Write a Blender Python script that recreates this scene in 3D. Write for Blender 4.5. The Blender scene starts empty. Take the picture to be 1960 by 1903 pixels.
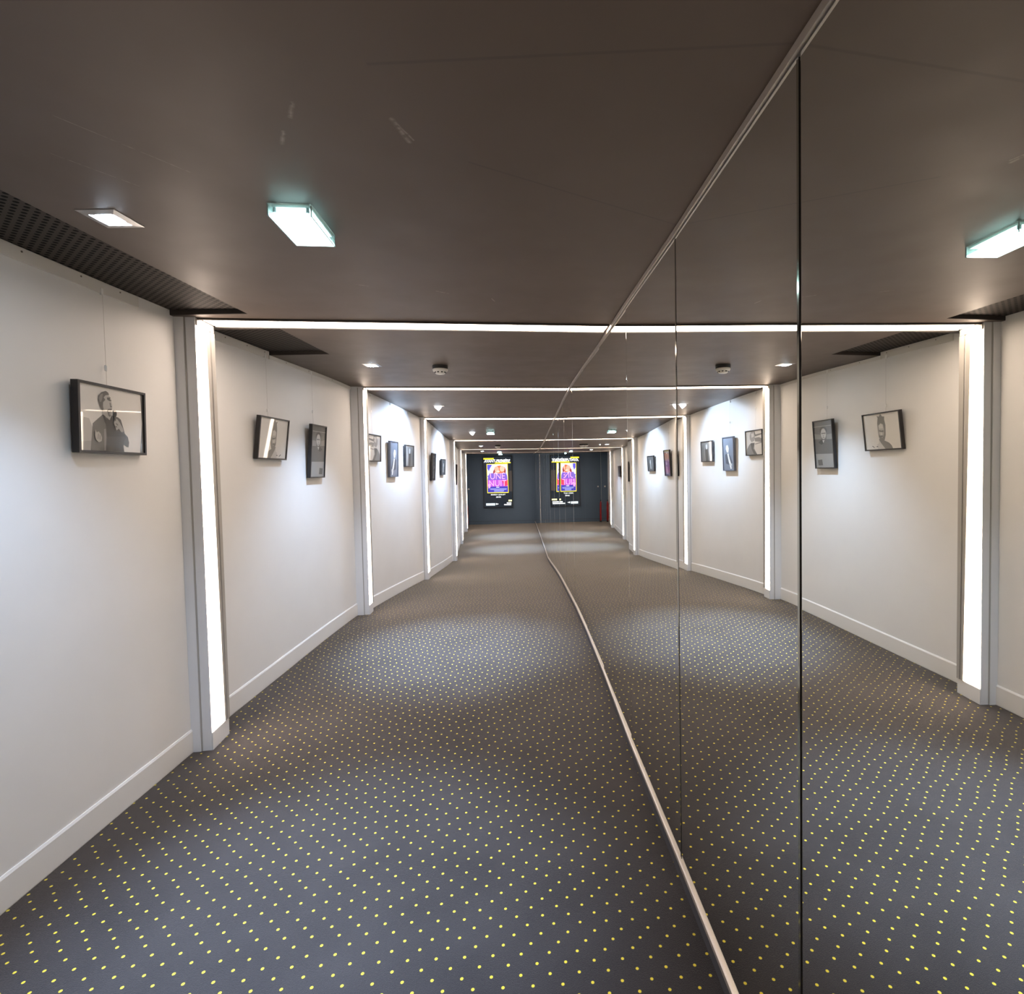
import bpy, bmesh, math, random
import numpy as np
from mathutils import Vector, Matrix

# ------------------------------------------------------------------ scene, camera, world, exposure
SC = bpy.context.scene
COL = SC.collection
W_PX, F_PX = 1960.0, 1018.69
cam_d = bpy.data.cameras.new('camera'); cam = bpy.data.objects.new('camera', cam_d); COL.objects.link(cam)
cam_d.sensor_fit = 'HORIZONTAL'; cam_d.sensor_width = 36.0
cam_d.lens = 36.0 * F_PX / W_PX
cam_d.shift_x = (980.0 - 1078.47) / W_PX
cam_d.shift_y = (937.0 - 951.5) / W_PX
cam_d.clip_start = 0.02
PITCH, ROLL = 0.034835, -0.017834
def _ray(xr, yr):
    cr, sr = math.cos(ROLL), math.sin(ROLL); cp, sp = math.cos(PITCH), math.sin(PITCH)
    xc = cr*xr + sr*yr; yc = -sr*xr + cr*yr
    return Vector((xc, cp - yc*sp, -yc*cp - sp))
_f = _ray(0, 0); _r = _ray(1, 0) - _f; _d = _ray(0, 1) - _f
M3 = Matrix((_r, -_d, -_f)).transposed()
cam.matrix_world = Matrix.Translation((0, 0, 1.59594)) @ M3.to_4x4()
SC.camera = cam
SC.view_settings.view_transform = 'Standard'; SC.view_settings.look = 'None'
SC.view_settings.gamma = 1.0; SC.view_settings.use_curve_mapping = False
SC.view_settings.exposure = 1.1
wd = bpy.data.worlds.new('world'); SC.world = wd; wd.use_nodes = True
wd.node_tree.nodes['Background'].inputs[0].default_value = (0.01, 0.01, 0.012, 1)
wd.node_tree.nodes['Background'].inputs[1].default_value = 0.0
cy = SC.cycles
cy.use_denoising = True
cy.max_bounces = 10; cy.diffuse_bounces = 5; cy.glossy_bounces = 6; cy.transmission_bounces = 6
cy.sample_clamp_indirect = 5.0; cy.caustics_reflective = True; cy.caustics_refractive = False
STRIP = 8.6            # brightness of the light strips
STRIP_COL = (1.0, 0.81, 0.67)
COOL = (0.54, 0.72, 1.0)
SPOT_W = 420.0

# ------------------------------------------------------------------ place: floor profile, mirror line
HT = 2.45
FK = [-6.0, 0.0, 2.92, 5.6, 7.9, 10.6, 13.5, 16.0, 18.0, 24.0]
FZ = [0.0, 0.0, 0.032, 0.097, -0.001, -0.197, -0.251, -0.251, -0.222, -0.222]
def fz(y):   # gentle floor profile: the kinks are eased over 1.6 m
    return float(sum(np.interp(y + d, FK, FZ) for d in (-.8, -.6, -.4, -.2, 0, .2, .4, .6, .8)) / 9.0)
def cz(y): return fz(y) + HT
SEAM_Y = [-3.6, -2.65, -1.7, -0.75, 0.2, 1.115, 1.985, 2.87, 3.85, 4.8, 5.75, 6.7, 7.65, 8.6, 9.55, 10.5, 11.45, 12.4, 13.35, 14.3, 15.25, 16.2, 17.15, 18.36]
SEAM_X = [0.894, 0.814, 0.733, 0.653, 0.5725, 0.495, 0.4256, 0.3477, 0.2750, 0.1950, 0.1065, 0.0200, -0.0620, -0.1500, -0.2410, -0.3284, -0.3987, -0.4719, -0.549, -0.6262, -0.7058, -0.7923, -0.8787, -0.989]
def mx(y):
    if y > SEAM_Y[-1]: return SEAM_X[-1] - 0.0912*(y - SEAM_Y[-1])
    return float(np.interp(y, SEAM_Y, SEAM_X))

PANEL_SLOPE = {7: .0797, 8: .0881}   # panels hung a touch off the wall line

# ------------------------------------------------------------------ materials
def mat(name, col, rough=0.6, metal=0.0, spec=0.5, coat=0.0, emit=None, estr=0.0):
    m = bpy.data.materials.new(name); m.use_nodes = True
    b = m.node_tree.nodes['Principled BSDF']
    b.inputs['Base Color'].default_value = (*col, 1); b.inputs['Roughness'].default_value = rough
    b.inputs['Metallic'].default_value = metal; b.inputs['Specular IOR Level'].default_value = spec
    b.inputs['Coat Weight'].default_value = coat; b.inputs['Coat Roughness'].default_value = 0.02
    if emit:
        b.inputs['Emission Color'].default_value = (*emit, 1); b.inputs['Emission Strength'].default_value = estr
    return m
class NT:
    """tiny node helper"""
    def __init__(s, m): s.t = m.node_tree; s.n = s.t.nodes; s.b = s.n['Principled BSDF']
    def new(s, ty, **k):
        n = s.n.new(ty)
        for a, v in k.items(): setattr(n, a, v)
        return n
    def put(s, sock, v):
        if hasattr(v, 'is_output') or isinstance(v, bpy.types.NodeSocket): s.t.links.new(v, sock)
        else: sock.default_value = v
    def math(s, op, a, b=0.0, c=None):
        n = s.new('ShaderNodeMath', operation=op); s.put(n.inputs[0], a); s.put(n.inputs[1], b)
        if c is not None: s.put(n.inputs[2], c)
        return n.outputs[0]
    def xyz(s, coord='Object'):
        tc = s.new('ShaderNodeTexCoord'); sp = s.new('ShaderNodeSeparateXYZ')
        s.t.links.new(tc.outputs[coord], sp.inputs[0]); s.tc = tc.outputs[coord]
        return sp.outputs
    def noise(s, scale, detail=2.0, vec=None, rough=0.5):
        n = s.new('ShaderNodeTexNoise'); n.inputs['Scale'].default_value = scale; n.inputs['Detail'].default_value = detail
        n.inputs['Roughness'].default_value = rough
        s.t.links.new(vec if vec is not None else s.tc, n.inputs['Vector']); return n.outputs['Fac']
    def mix(s, f, a, b):
        n = s.new('ShaderNodeMix', data_type='RGBA'); s.put(n.inputs[0], f)
        for sock, v in ((n.inputs[6], a), (n.inputs[7], b)):
            if isinstance(v, tuple): sock.default_value = (*v, 1)
            else: s.t.links.new(v, sock)
        return n.outputs[2]
    def ramp(s, v, lo, hi, a=0.0, b=1.0):
        n = s.new('ShaderNodeMapRange'); s.put(n.inputs[0], v)
        for i, q in zip((1, 2, 3, 4), (lo, hi, a, b)): n.inputs[i].default_value = q
        return n.outputs[0]
    def color(s, v): s.t.links.new(v, s.b.inputs['Base Color'])
    def bump(s, h, strength, dist=0.01):
        n = s.new('ShaderNodeBump'); n.inputs['Strength'].default_value = strength; n.inputs['Distance'].default_value = dist
        s.put(n.inputs['Height'], h); s.t.links.new(n.outputs[0], s.b.inputs['Normal'])

def carpet_mat():
    m = mat('carpet', (0.05, 0.05, 0.06), 0.95, spec=0.1); t = NT(m); x, y, z = t.xyz()
    # dots in rows 3.65 cm apart, 9.2 cm between dots, every row shifted in a waving stagger
    RX, RY = 0.092, 0.0365
    xa = t.math('SUBTRACT', x, -2.045); ya = t.math('SUBTRACT', y, 2.154)
    u = t.math('ADD', xa, t.math('MULTIPLY', ya, 0.043))
    v = t.math('SUBTRACT', ya, t.math('MULTIPLY', xa, 0.043))
    rv = t.math('DIVIDE', v, -RY)
    row = t.math('ROUND', rv)
    off = t.math('ADD', t.math('MULTIPLY', row, 0.0498), t.math('MULTIPLY', t.math('SINE', t.math('MULTIPLY', t.math('SUBTRACT', row, 2.2), math.pi/3)), 0.0115))
    ru = t.math('DIVIDE', t.math('SUBTRACT', u, off), RX)
    du = t.math('MULTIPLY', t.math('SUBTRACT', ru, t.math('ROUND', ru)), RX)
    dv = t.math('MULTIPLY', t.math('SUBTRACT', rv, row), RY)
    r2 = t.math('SQRT', t.math('ADD', t.math('POWER', du, 2.0), t.math('POWER', dv, 2.0)))
    dot = t.ramp(r2, 0.0042, 0.0058, 1.0, 0.0)
    n1 = t.noise(420.0, 2.0); n2 = t.noise(2.2, 4.0)
    f = t.math('ADD', t.math('MULTIPLY', n1, 0.7), t.math('MULTIPLY', n2, 0.9))
    base = t.mix(t.ramp(f, 0.5, 1.1), (0.021, 0.0192, 0.0202), (0.046, 0.0415, 0.0425))
    t.color(t.mix(dot, base, (0.80, 0.62, 0.055)))
    t.b.inputs['Sheen Weight'].default_value = 0.5; t.b.inputs['Sheen Roughness'].default_value = 0.4; t.b.inputs['Sheen Tint'].default_value = (1.0, 0.91, 0.84, 1)
    t.bump(n1, 0.5, 0.004)
    return m
def paint_mat(name, a, b, rough, scale=1.3, spec=0.4):
    m = mat(name, a, rough, spec=spec); t = NT(m); t.xyz()
    n = t.noise(scale, 4.0, rough=0.6); t.color(t.mix(t.ramp(n, 0.3, 0.7), a, b)); t.bump(t.noise(160.0, 2.0), 0.06, 0.002)
    return m
def ceiling_mat():
    m = mat('ceiling_paint', (0.11, 0.09, 0.075), 0.42, spec=0.45); t = NT(m); x, y, z = t.xyz()
    n = t.noise(0.9, 4.0); base = t.mix(t.ramp(n, 0.3, 0.7), (0.110, 0.082, 0.066), (0.130, 0.098, 0.079))
    # joints of the plasterboard
    j = None
    for y0, k in ((1.14, -0.04), (1.68, 0.62)):
        dd = t.math('ABSOLUTE', t.math('SUBTRACT', t.math('SUBTRACT', y, y0), t.math('MULTIPLY', x, k)))
        q = t.ramp(dd, 0.002, 0.006, 0.35, 0.0)
        if k > 0.1: q = t.math('MULTIPLY', q, t.math('GREATER_THAN', x, -0.25))
        else: q = t.math('MULTIPLY', q, t.math('GREATER_THAN', x, -0.4))
        j = q if j is None else t.math('MAXIMUM', j, q)
    base = t.mix(j, base, (0.05, 0.042, 0.038))
    # pale scuffs
    sc = None
    for (ax, ay, bx, by, w) in ((-0.615, 1.271, -0.647, 1.322, .007), (-0.691, 1.376, -0.721, 1.425, .007), (-0.404, 1.335, -0.388, 1.428, .009), (-0.40, 1.345, -0.375, 1.42, .004),
                                (-0.95, 2.5, -0.9, 2.53, .004), (-0.6, 2.62, -0.55, 2.66, .006), (-0.35, 2.75, -0.34, 2.8, .005), (-1.35, 1.45, -1.25, 1.62, .002), (-1.2, 1.3, -1.05, 1.55, .002)):
        L2 = (bx-ax)**2 + (by-ay)**2
        px = t.math('SUBTRACT', x, ax); py = t.math('SUBTRACT', y, ay)
        h = t.math('DIVIDE', t.math('ADD', t.math('MULTIPLY', px, bx-ax), t.math('MULTIPLY', py, by-ay)), L2)
        h = t.math('MINIMUM', t.math('MAXIMUM', h, 0.0), 1.0)
        ex = t.math('SUBTRACT', px, t.math('MULTIPLY', h, bx-ax)); ey = t.math('SUBTRACT', py, t.math('MULTIPLY', h, by-ay))
        dd = t.math('SQRT', t.math('ADD', t.math('POWER', ex, 2.0), t.math('POWER', ey, 2.0)))
        q = t.ramp(dd, 0.0, w, 1.0, 0.0); sc = q if sc is None else t.math('MAXIMUM', sc, q)
    sc = t.math('MULTIPLY', sc, t.ramp(t.noise(60.0, 2.0), 0.35, 0.6))
    t.color(t.mix(t.math('MULTIPLY', sc, 0.5), base, (0.42, 0.38, 0.34)))
    rn = t.noise(5.0, 3.0); t.put(t.b.inputs['Roughness'], t.ramp(rn, 0.3, 0.7, 0.50, 0.57))
    t.bump(t.noise(3.0, 3.0), 0.02, 0.01)
    return m
def perforated_mat():
    m = mat('perforated_metal', (0.10, 0.085, 0.075), 0.7, spec=0.12); t = NT(m); x, y, z = t.xyz()
    A, B = 0.0235, 0.0353
    c = t.math('DIVIDE', t.math('SUBTRACT', x, -1.732), A); ci = t.math('ROUND', c)
    r = t.math('DIVIDE', t.math('ADD', t.math('SUBTRACT', y, 1.701), t.math('MULTIPLY', ci, 0.0187)), B)
    du = t.math('MULTIPLY', t.math('SUBTRACT', c, ci), A)
    dv = t.math('MULTIPLY', t.math('SUBTRACT', r, t.math('ROUND', r)), B)
    d = t.math('SQRT', t.math('ADD', t.math('POWER', du, 2.0), t.math('POWER', dv, 2.0)))
    hole = t.ramp(d, 0.0080, 0.0090, 1.0, 0.0)
    t.color(t.mix(hole, (0.082, 0.071, 0.063), (0.002, 0.0017, 0.0014)))
    return m
CARPET = carpet_mat()
WALL = paint_mat('white_wall_paint', (0.80, 0.795, 0.785), (0.845, 0.84, 0.83), 0.45)
SKIRT = paint_mat('white_skirting_paint', (0.82, 0.815, 0.80), (0.845, 0.84, 0.825), 0.4)
PIER = paint_mat('white_pilaster_paint', (0.80, 0.805, 0.82), (0.83, 0.835, 0.85), 0.4)
CEIL = ceiling_mat()
PERF = perforated_mat()
CEIL_EDGE = mat('dark_ceiling_edge', (0.045, 0.037, 0.032), 0.6)
ENDW = paint_mat('slate_wall_paint', (0.090, 0.138, 0.205), (0.105, 0.155, 0.225), 0.6)
MIRROR = mat('tinted_mirror', (0.905, 0.89, 0.83), 0.0, 1.0)
MIRROR_EDGE = mat('mirror_bevel', (0.55, 0.54, 0.48), 0.08, 1.0)
DARK = mat('dark_backing', (0.012, 0.01, 0.009), 0.8)
ALU = mat('satin_aluminium', (0.62, 0.57, 0.52), 0.38, 0.75)
PLINTH = mat('dark_plinth', (0.05, 0.05, 0.058), 0.6)
GLOW = mat('strip_glow', (0.9, 0.88, 0.84), 0.5, emit=STRIP_COL, estr=STRIP)
CREAM = mat('white_channel', (0.44, 0.42, 0.39), 0.5)
BLACKF = mat('black_frame', (0.014, 0.012, 0.013), 0.35)
WIRE = mat('nylon_wire', (0.5, 0.48, 0.45), 0.3)
HOOK = mat('white_hook', (0.92, 0.92, 0.91), 0.3)
LENS = mat('lamp_lens', (0.9, 0.9, 0.9), 0.4, emit=(0.72, 0.85, 1.0), estr=60.0)
LENS_T = mat('spot_lens', (0.9, 0.9, 0.9), 0.4, emit=(0.88, 0.93, 1.0), estr=14.0)
FROST = mat('frosted_bulb', (0.8, 0.8, 0.8), 0.4, emit=(0.9, 0.94, 1.0), estr=2.5)
STEEL = mat('lamp_steel', (0.45, 0.45, 0.46), 0.3, 0.9)
WHITE_P = mat('white_plastic', (0.78, 0.76, 0.72), 0.4)
BLACK_P = mat('black_plastic', (0.012, 0.012, 0.012), 0.5)
EMERG = mat('emergency_glow', (0.9, 0.95, 0.95), 0.4, emit=(0.72, 0.98, 1.0), estr=4.5)
RED = mat('red_enamel', (0.35, 0.012, 0.012), 0.35)
def acrylic_mat():
    m = mat('clear_acrylic', (0.80, 0.97, 0.97), 0.05)
    b = m.node_tree.nodes['Principled BSDF']; b.inputs['Transmission Weight'].default_value = 0.75; b.inputs['IOR'].default_value = 1.35
    return m
ACRYL = acrylic_mat()
_tone = {}
def tone(c, rough=0.5):
    if isinstance(c, (int, float)): c = (c, c*0.97, c*0.92)
    key = tuple(round(v, 3) for v in c)
    if key not in _tone: _tone[key] = mat('print_tone', key, rough, spec=0.3, coat=1.0)
    return _tone[key]
_glow = {}
def glow(c, s=1.0):
    key = (tuple(c), s)
    if key not in _glow:
        _glow[key] = mat('screen_tone', (0.01, 0.01, 0.01), 0.25, spec=0.3, emit=c, estr=s*0.65)
    return _glow[key]

# ------------------------------------------------------------------ mesh helpers
class MB:
    def __init__(s): s.v = []; s.f = []; s.m = []; s.mats = []
    def mi(s, m):
        if m not in s.mats: s.mats.append(m)
        return s.mats.index(m)
    def face(s, pts, m):
        i = len(s.v); s.v += [tuple(p) for p in pts]; s.f.append(list(range(i, i+len(pts)))); s.m.append(s.mi(m))
    def mesh(s, verts, faces, m):
        i = len(s.v); s.v += [tuple(p) for p in verts]
        k = s.mi(m)
        for f in faces: s.f.append([i+q for q in f]); s.m.append(k)
    def hexa(s, p, m):   # p: 4 bottom (ccw from above) + 4 top
        s.mesh(p, [(3, 2, 1, 0), (4, 5, 6, 7), (0, 1, 5, 4), (1, 2, 6, 5), (2, 3, 7, 6), (3, 0, 4, 7)], m)
    def box(s, c, d, m, mtx=None):
        x, y, z = c; a, b, h = d[0]/2, d[1]/2, d[2]/2
        p = [(x-a, y-b, z-h), (x+a, y-b, z-h), (x+a, y+b, z-h), (x-a, y+b, z-h), (x-a, y-b, z+h), (x+a, y-b, z+h), (x+a, y+b, z+h), (x-a, y+b, z+h)]
        if mtx is not None: p = [mtx @ Vector(q) for q in p]
        s.hexa(p, m)
    def lathe(s, prof, m, n=24, mtx=None):   # prof: (r, z) list
        vs = []
        for r, z in prof:
            for k in range(n):
                a = 2*math.pi*k/n; q = Vector((r*math.cos(a), r*math.sin(a), z)); vs.append(mtx @ q if mtx is not None else q)
        fs = []
        for j in range(len(prof)-1):
            for k in range(n): fs.append((j*n+k, j*n+(k+1) % n, (j+1)*n+(k+1) % n, (j+1)*n+k))
        fs.append(tuple(range(n))[::-1]); fs.append(tuple((len(prof)-1)*n+k for k in range(n)))
        s.mesh(vs, fs, m)
    def build(s, name, parent=None, loc=None, smooth=False, recalc=True):
        me = bpy.data.meshes.new(name); 
        o0 = Vector(loc) if loc is not None else Vector((0, 0, 0))
        me.from_pydata([tuple(Vector(p)-o0) for p in s.v], [], s.f)
        for m in s.mats: me.materials.append(m)
        for p, k in zip(me.polygons, s.m): p.material_index = k; p.use_smooth = smooth
        if recalc:
            bm = bmesh.new(); bm.from_mesh(me); bmesh.ops.remove_doubles(bm, verts=bm.verts, dist=1e-6)
            bmesh.ops.recalc_face_normals(bm, faces=bm.faces); bm.to_mesh(me); bm.free()
        me.update()
        o = bpy.data.objects.new(name, me); COL.objects.link(o); o.location = o0
        if parent is not None: o.parent = parent; o.matrix_parent_inverse = parent.matrix_world.inverted()
        return o
def bevel(o, w, seg=2):
    md = o.modifiers.new('bevel', 'BEVEL'); md.width = w; md.segments = seg; md.limit_method = 'ANGLE'; return o
def tag(o, label, cat, group=None):
    o['label'] = label; o['category'] = cat
    if group: o['group'] = group
    return o
def struct(o): o['kind'] = 'structure'; return o
def thing(name, label, cat, loc=(0, 0, 0), group=None, rot=None):
    o = bpy.data.objects.new(name, None); COL.objects.link(o); o.empty_display_size = 0.1
    o.matrix_world = Matrix.Translation(loc) @ (rot.to_4x4() if rot is not None else Matrix.Identity(4))
    bpy.context.view_layer.update()
    return tag(o, label, cat, group)
def local(o, parent):   # parent a mesh whose vertices are already in the parent's local space
    o.parent = parent; o.matrix_parent_inverse = Matrix.Identity(4); return o

# ------------------------------------------------------------------ room shell
YS = [-4.0 + 0.5*k for k in range(47)]
def ysamp(a, b, step=0.45):
    n = max(1, int(math.ceil((b-a)/min(step, .3)))); return [a + (b-a)*k/n for k in range(n+1)]
m = MB()
ys = ysamp(-4.0, 19.2)
vs = []; fs = []
for i, y in enumerate(ys): vs += [(-4.2, y, fz(y)), (1.3, y, fz(y)), (-4.2, y, fz(y)-.1), (1.3, y, fz(y)-.1)]
for i in range(len(ys)-1):
    a, b = 4*i, 4*i+4
    fs += [(a, a+1, b+1, b), (a+2, b+2, b+3, a+3), (a, b, b+2, a+2), (a+1, a+3, b+3, b+1)]
fs += [(0, 2, 3, 1), (len(vs)-4, len(vs)-3, len(vs)-1, len(vs)-2)]
m.mesh(vs, fs, CARPET); struct(m.build('floor'))

# left wall pieces between the pilasters (points on the plan)
WSEG = [((-1.757, -4.0), (-2.137, 2.99)), ((-2.185, 3.10), (-2.247, 5.72)), ((-2.20, 5.80), (-2.138, 8.03)), ((-2.10, 8.16), (-2.277, 10.76)),
        ((-2.255, 10.90), (-2.70, 13.72)), ((-2.72, 13.85), (-3.11, 16.55)), ((-3.10, 16.70), (-3.42, 18.60))]
for i, (a, b) in enumerate(WSEG):
    m = MB(); ys = ysamp(a[1], b[1], 1.0); L = []
    dx, dy = b[0]-a[0], b[1]-a[1]; ln = math.hypot(dx, dy); nx, ny = -dy/ln, dx/ln
    for y in ys:
        t = (y-a[1])/dy; x = a[0]+t*dx; L.append((x, y))
    for (p, q) in zip(L[:-1], L[1:]):
        P = []
        for (x, y) in ((p[0]+nx*.12, p[1]+ny*.12), p, q, (q[0]+nx*.12, q[1]+ny*.12)): P.append((x, y))
        m.hexa([(x, y, fz(y)-.03) for x, y in P] + [(x, y, cz(y)+.05) for x, y in P], WALL)
    struct(m.build('wall_left'))
    # baseboard with a small sloping top
    m = MB(); T = .009; hb = .132
    s0, s1 = (0.0, 1.0)
    for (p, q) in zip(L[:-1], L[1:]):
        ring = []
        for (x, y) in (p, q):
            z = fz(y)
            ring.append([(x, y, z-.02), (x-nx*T, y-ny*T, z+.004), (x-nx*T, y-ny*T, z+hb-.010), (x-nx*T*.45, y-ny*T*.4, z+hb), (x, y, z+hb)])
        A, B = ring
        for k in range(5): m.face([A[k], B[k], B[(k+1) % 5], A[(k+1) % 5]], SKIRT)
        m.face(A, SKIRT); m.face(B[::-1], SKIRT)
    struct(m.build('baseboard_left'))

# ceiling with the two recesses along the left wall
REC = [((-1.640, 0.60), (-1.711, 2.945)), ((-1.711, 3.275), (-1.754, 4.065))]
RD = 0.028
def wallx(y):
    for a, b in WSEG:
        if a[1] <= y <= b[1]: return a[0] + (b[0]-a[0])*(y-a[1])/(b[1]-a[1])
    return -2.2
m = MB()
br = sorted(set(ysamp(-4.0, 19.2, 0.6) + [REC[0][0][1], REC[0][1][1], REC[1][0][1], REC[1][1][1]]))
for y0, y1 in zip(br[:-1], br[1:]):
    ym = (y0+y1)/2; lx0 = lx1 = -4.2
    for (a, b) in REC:
        if a[1] < ym < b[1]:
            lx0 = a[0] + (b[0]-a[0])*(y0-a[1])/(b[1]-a[1]); lx1 = a[0] + (b[0]-a[0])*(y1-a[1])/(b[1]-a[1])
    m.hexa([(lx0, y0, cz(y0)), (1.3, y0, cz(y0)), (1.3, y1, cz(y1)), (lx1, y1, cz(y1)),
            (lx0, y0, cz(y0)+.1), (1.3, y0, cz(y0)+.1), (1.3, y1, cz(y1)+.1), (lx1, y1, cz(y1)+.1)], CEIL)
struct(m.build('ceiling', recalc=False))
PLAB = ['long dark perforated ceiling panel above the wall at the left edge, before the first light frame', 'short dark perforated ceiling panel just behind the first light frame']
for (a, b), lab in zip(REC, PLAB):
    m = MB(); ys = ysamp(a[1], b[1], 0.5)
    for y0, y1 in zip(ys[:-1], ys[1:]):
        def ix(y): return a[0] + (b[0]-a[0])*(y-a[1])/(b[1]-a[1])
        m.hexa([(-2.30, y0, cz(y0)+RD), (ix(y0)+.0, y0, cz(y0)+RD), (ix(y1)+.0, y1, cz(y1)+RD), (-2.30, y1, cz(y1)+RD),
                (-2.30, y0, cz(y0)+RD+.02), (ix(y0)+.0, y0, cz(y0)+RD+.02), (ix(y1)+.0, y1, cz(y1)+RD+.02), (-2.30, y1, cz(y1)+RD+.02)], PERF)
    tag(m.build('perforated_ceiling_panel'), lab, 'ceiling panel')
# dark reveal at the far and near end of each recess
k = 0
for (a, b) in REC:
    m = MB()
    for (x, y, s) in ((b[0], b[1], -1), (a[0], a[1], 1)):
        y2 = y + s*.004; e0, e1 = min(y, y2), max(y, y2)
        m.hexa([(-2.28, e0, cz(y)+.001), (x-.001, e0, cz(y)+.001), (x-.001, e1, cz(y)+.001), (-2.28, e1, cz(y)+.001),
                (-2.28, e0, cz(y)+RD-.001), (x-.001, e0, cz(y)+RD-.001), (x-.001, e1, cz(y)+RD-.001), (-2.28, e1, cz(y)+RD-.001)], CEIL_EDGE)
    k += 1; struct(m.build('trim_%d' % k))

# end wall (slate), with its skirting
EA, EB = Vector((-3.60, 18.519, 0)), Vector((-0.85, 18.67, 0)); et = (EB-EA).normalized(); en = Vector((et.y, -et.x, 0))  # en points to the camera
def epos(x, off=0.0, z=0.0):
    p = EA + et*((x-EA.x)/et.x) + en*off; return Vector((p.x, p.y, z))
m = MB(); z0, z1 = fz(18.5)-.05, cz(18.5)+.05
m.hexa([epos(-3.6, 0, z0), epos(-.7, 0, z0), epos(-.7, -.12, z0), epos(-3.6, -.12, z0), epos(-3.6, 0, z1), epos(-.7, 0, z1), epos(-.7, -.12, z1), epos(-3.6, -.12, z1)], ENDW)
struct(m.build('wall_far'))
m = MB(); z0, z1 = fz(18.5)-.01, fz(18.5)+.10
m.hexa([epos(-3.43, .014, z0), epos(-.985, .014, z0), epos(-.985, -.01, z0), epos(-3.43, -.01, z0), epos(-3.43, .014, z1), epos(-.985, .014, z1), epos(-.985, -.01, z1), epos(-3.43, -.01, z1)], ENDW)
m.hexa([epos(-3.43, .016, z1), epos(-.985, .016, z1), epos(-.985, -.01, z1), epos(-3.43, -.01, z1), epos(-3.43, .016, z1+.006), epos(-.985, .016, z1+.006), epos(-.985, -.01, z1+.006), epos(-3.43, -.01, z1+.006)], PLINTH)
struct(m.build('baseboard_far'))
# wall behind the camera
m = MB(); m.box((-0.4, -4.06, 1.2), (3.6, .12, 2.6), WALL); struct(m.build('wall_near'))

# ------------------------------------------------------------------ mirror wall
m = MB()
for (ya, yb, xa, xb) in zip(SEAM_Y[:-1], SEAM_Y[1:], SEAM_X[:-1], SEAM_X[1:]):
    P = [(xa+.018, ya), (xa+.11, ya), (xb+.11, yb), (xb+.018, yb)]
    m.hexa([(x, y, fz(y)-.03) for x, y in P] + [(x, y, cz(y)+.05) for x, y in P], DARK)
struct(m.build('wall_right'))
ORD = ['', 'second', 'third', 'fourth', 'fifth', 'sixth', 'seventh', 'eighth', 'ninth', 'tenth', 'eleventh', 'twelfth', 'thirteenth', 'fourteenth', 'fifteenth', 'sixteenth', 'seventeenth', 'eighteenth', 'nineteenth']
LOW, TOPM = 0.078, 0.020
for i in range(len(SEAM_Y)-1):
    ya, yb, xa, xb = SEAM_Y[i], SEAM_Y[i+1], SEAM_X[i], SEAM_X[i+1]
    if i in PANEL_SLOPE: xm = (xa+xb)/2; xa, xb = xm + PANEL_SLOPE[i]*(yb-ya)/2, xm - PANEL_SLOPE[i]*(yb-ya)/2
    t = Vector((xb-xa, yb-ya, 0)).normalized(); n = Vector((-t.y, t.x, 0))   # n points into the corridor (-x)
    G, BV, TH = (.0035, .0055, .0055) if i < 8 else (.003, .0045, .0055)
    A = Vector((xa, ya, 0)) + t*G; B = Vector((xb, yb, 0)) - t*G
    za0, zb0, za1, zb1 = fz(ya)+LOW-.01, fz(yb)+LOW-.01, cz(ya)-.028, cz(yb)-.028
    m = MB()
    def pt(P, off, z): q = P + n*off; return (q.x, q.y, z)
    A2, B2 = A + t*BV, B - t*BV
    m.face([pt(A2, 0, za0), pt(B2, 0, zb0), pt(B2, 0, zb1), pt(A2, 0, za1)], MIRROR)
    m.face([pt(A, -.0016, za0), pt(A2, 0, za0), pt(A2, 0, za1), pt(A, -.0016, za1)], MIRROR_EDGE)
    m.face([pt(B2, 0, zb0), pt(B, -.0016, zb0), pt(B, -.0016, zb1), pt(B2, 0, zb1)], MIRROR_EDGE)
    m.hexa([pt(A, -.0016, za0), pt(B, -.0016, zb0), pt(B, -TH, zb0), pt(A, -TH, za0), pt(A, -.0016, za1), pt(B, -.0016, zb1), pt(B, -TH, zb1), pt(A, -TH, za1)], DARK)
    o = m.build('mirror_panel', recalc=False)
    k = i-4
    if k < 0: lab = 'full-height mirror panel on the right-hand wall behind the camera, %s of four back from it' % ['fourth', 'third', 'second', 'nearest'][i]
    elif k == 0: lab = 'nearest full-height tinted mirror panel, filling the right edge of the photo'
    elif k == len(SEAM_Y)-6: lab = 'last tinted mirror panel, meeting the dark end wall'
    else: lab = '%s full-height tinted mirror panel counted from the right edge of the photo' % ORD[k]
    tag(o, lab, 'mirror', 'mirror panels along the right wall')
def run(name, prof, mt, y0=-4.0, y1=18.60, top=False):
    """profile (off into corridor, z above floor) swept along the mirror line"""
    m = MB(); ys = sorted(set([y0, y1] + [y for y in SEAM_Y if y0 < y < y1] + [y for y in FK if y0 < y < y1]))
    rings = []
    for y in ys: rings.append([(mx(y)-o*.996, y-o*.085, fz(y)+z) for o, z in prof])
    K = len(prof)
    for A, B in zip(rings[:-1], rings[1:]):
        for k in range(K): m.face([A[k], B[k], B[(k+1) % K], A[(k+1) % K]], mt)
    m.face(rings[0], mt); m.face(rings[-1][::-1], mt)
    return struct(m.build(name))
run('trim_3', [(-.012, HT-.024), (.009, HT-.024), (.009, HT-.004), (.006, HT-.001), (-.012, HT-.001)], ALU)
run('trim_4', [(-.012, .060), (.010, .060), (.010, .076), (.005, .080), (-.010, .080), (-.012, .076)], ALU)
run('trim_5', [(-.009, -.01), (.004, -.01), (.004, .060), (-.009, .060)], PLINTH)

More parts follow.
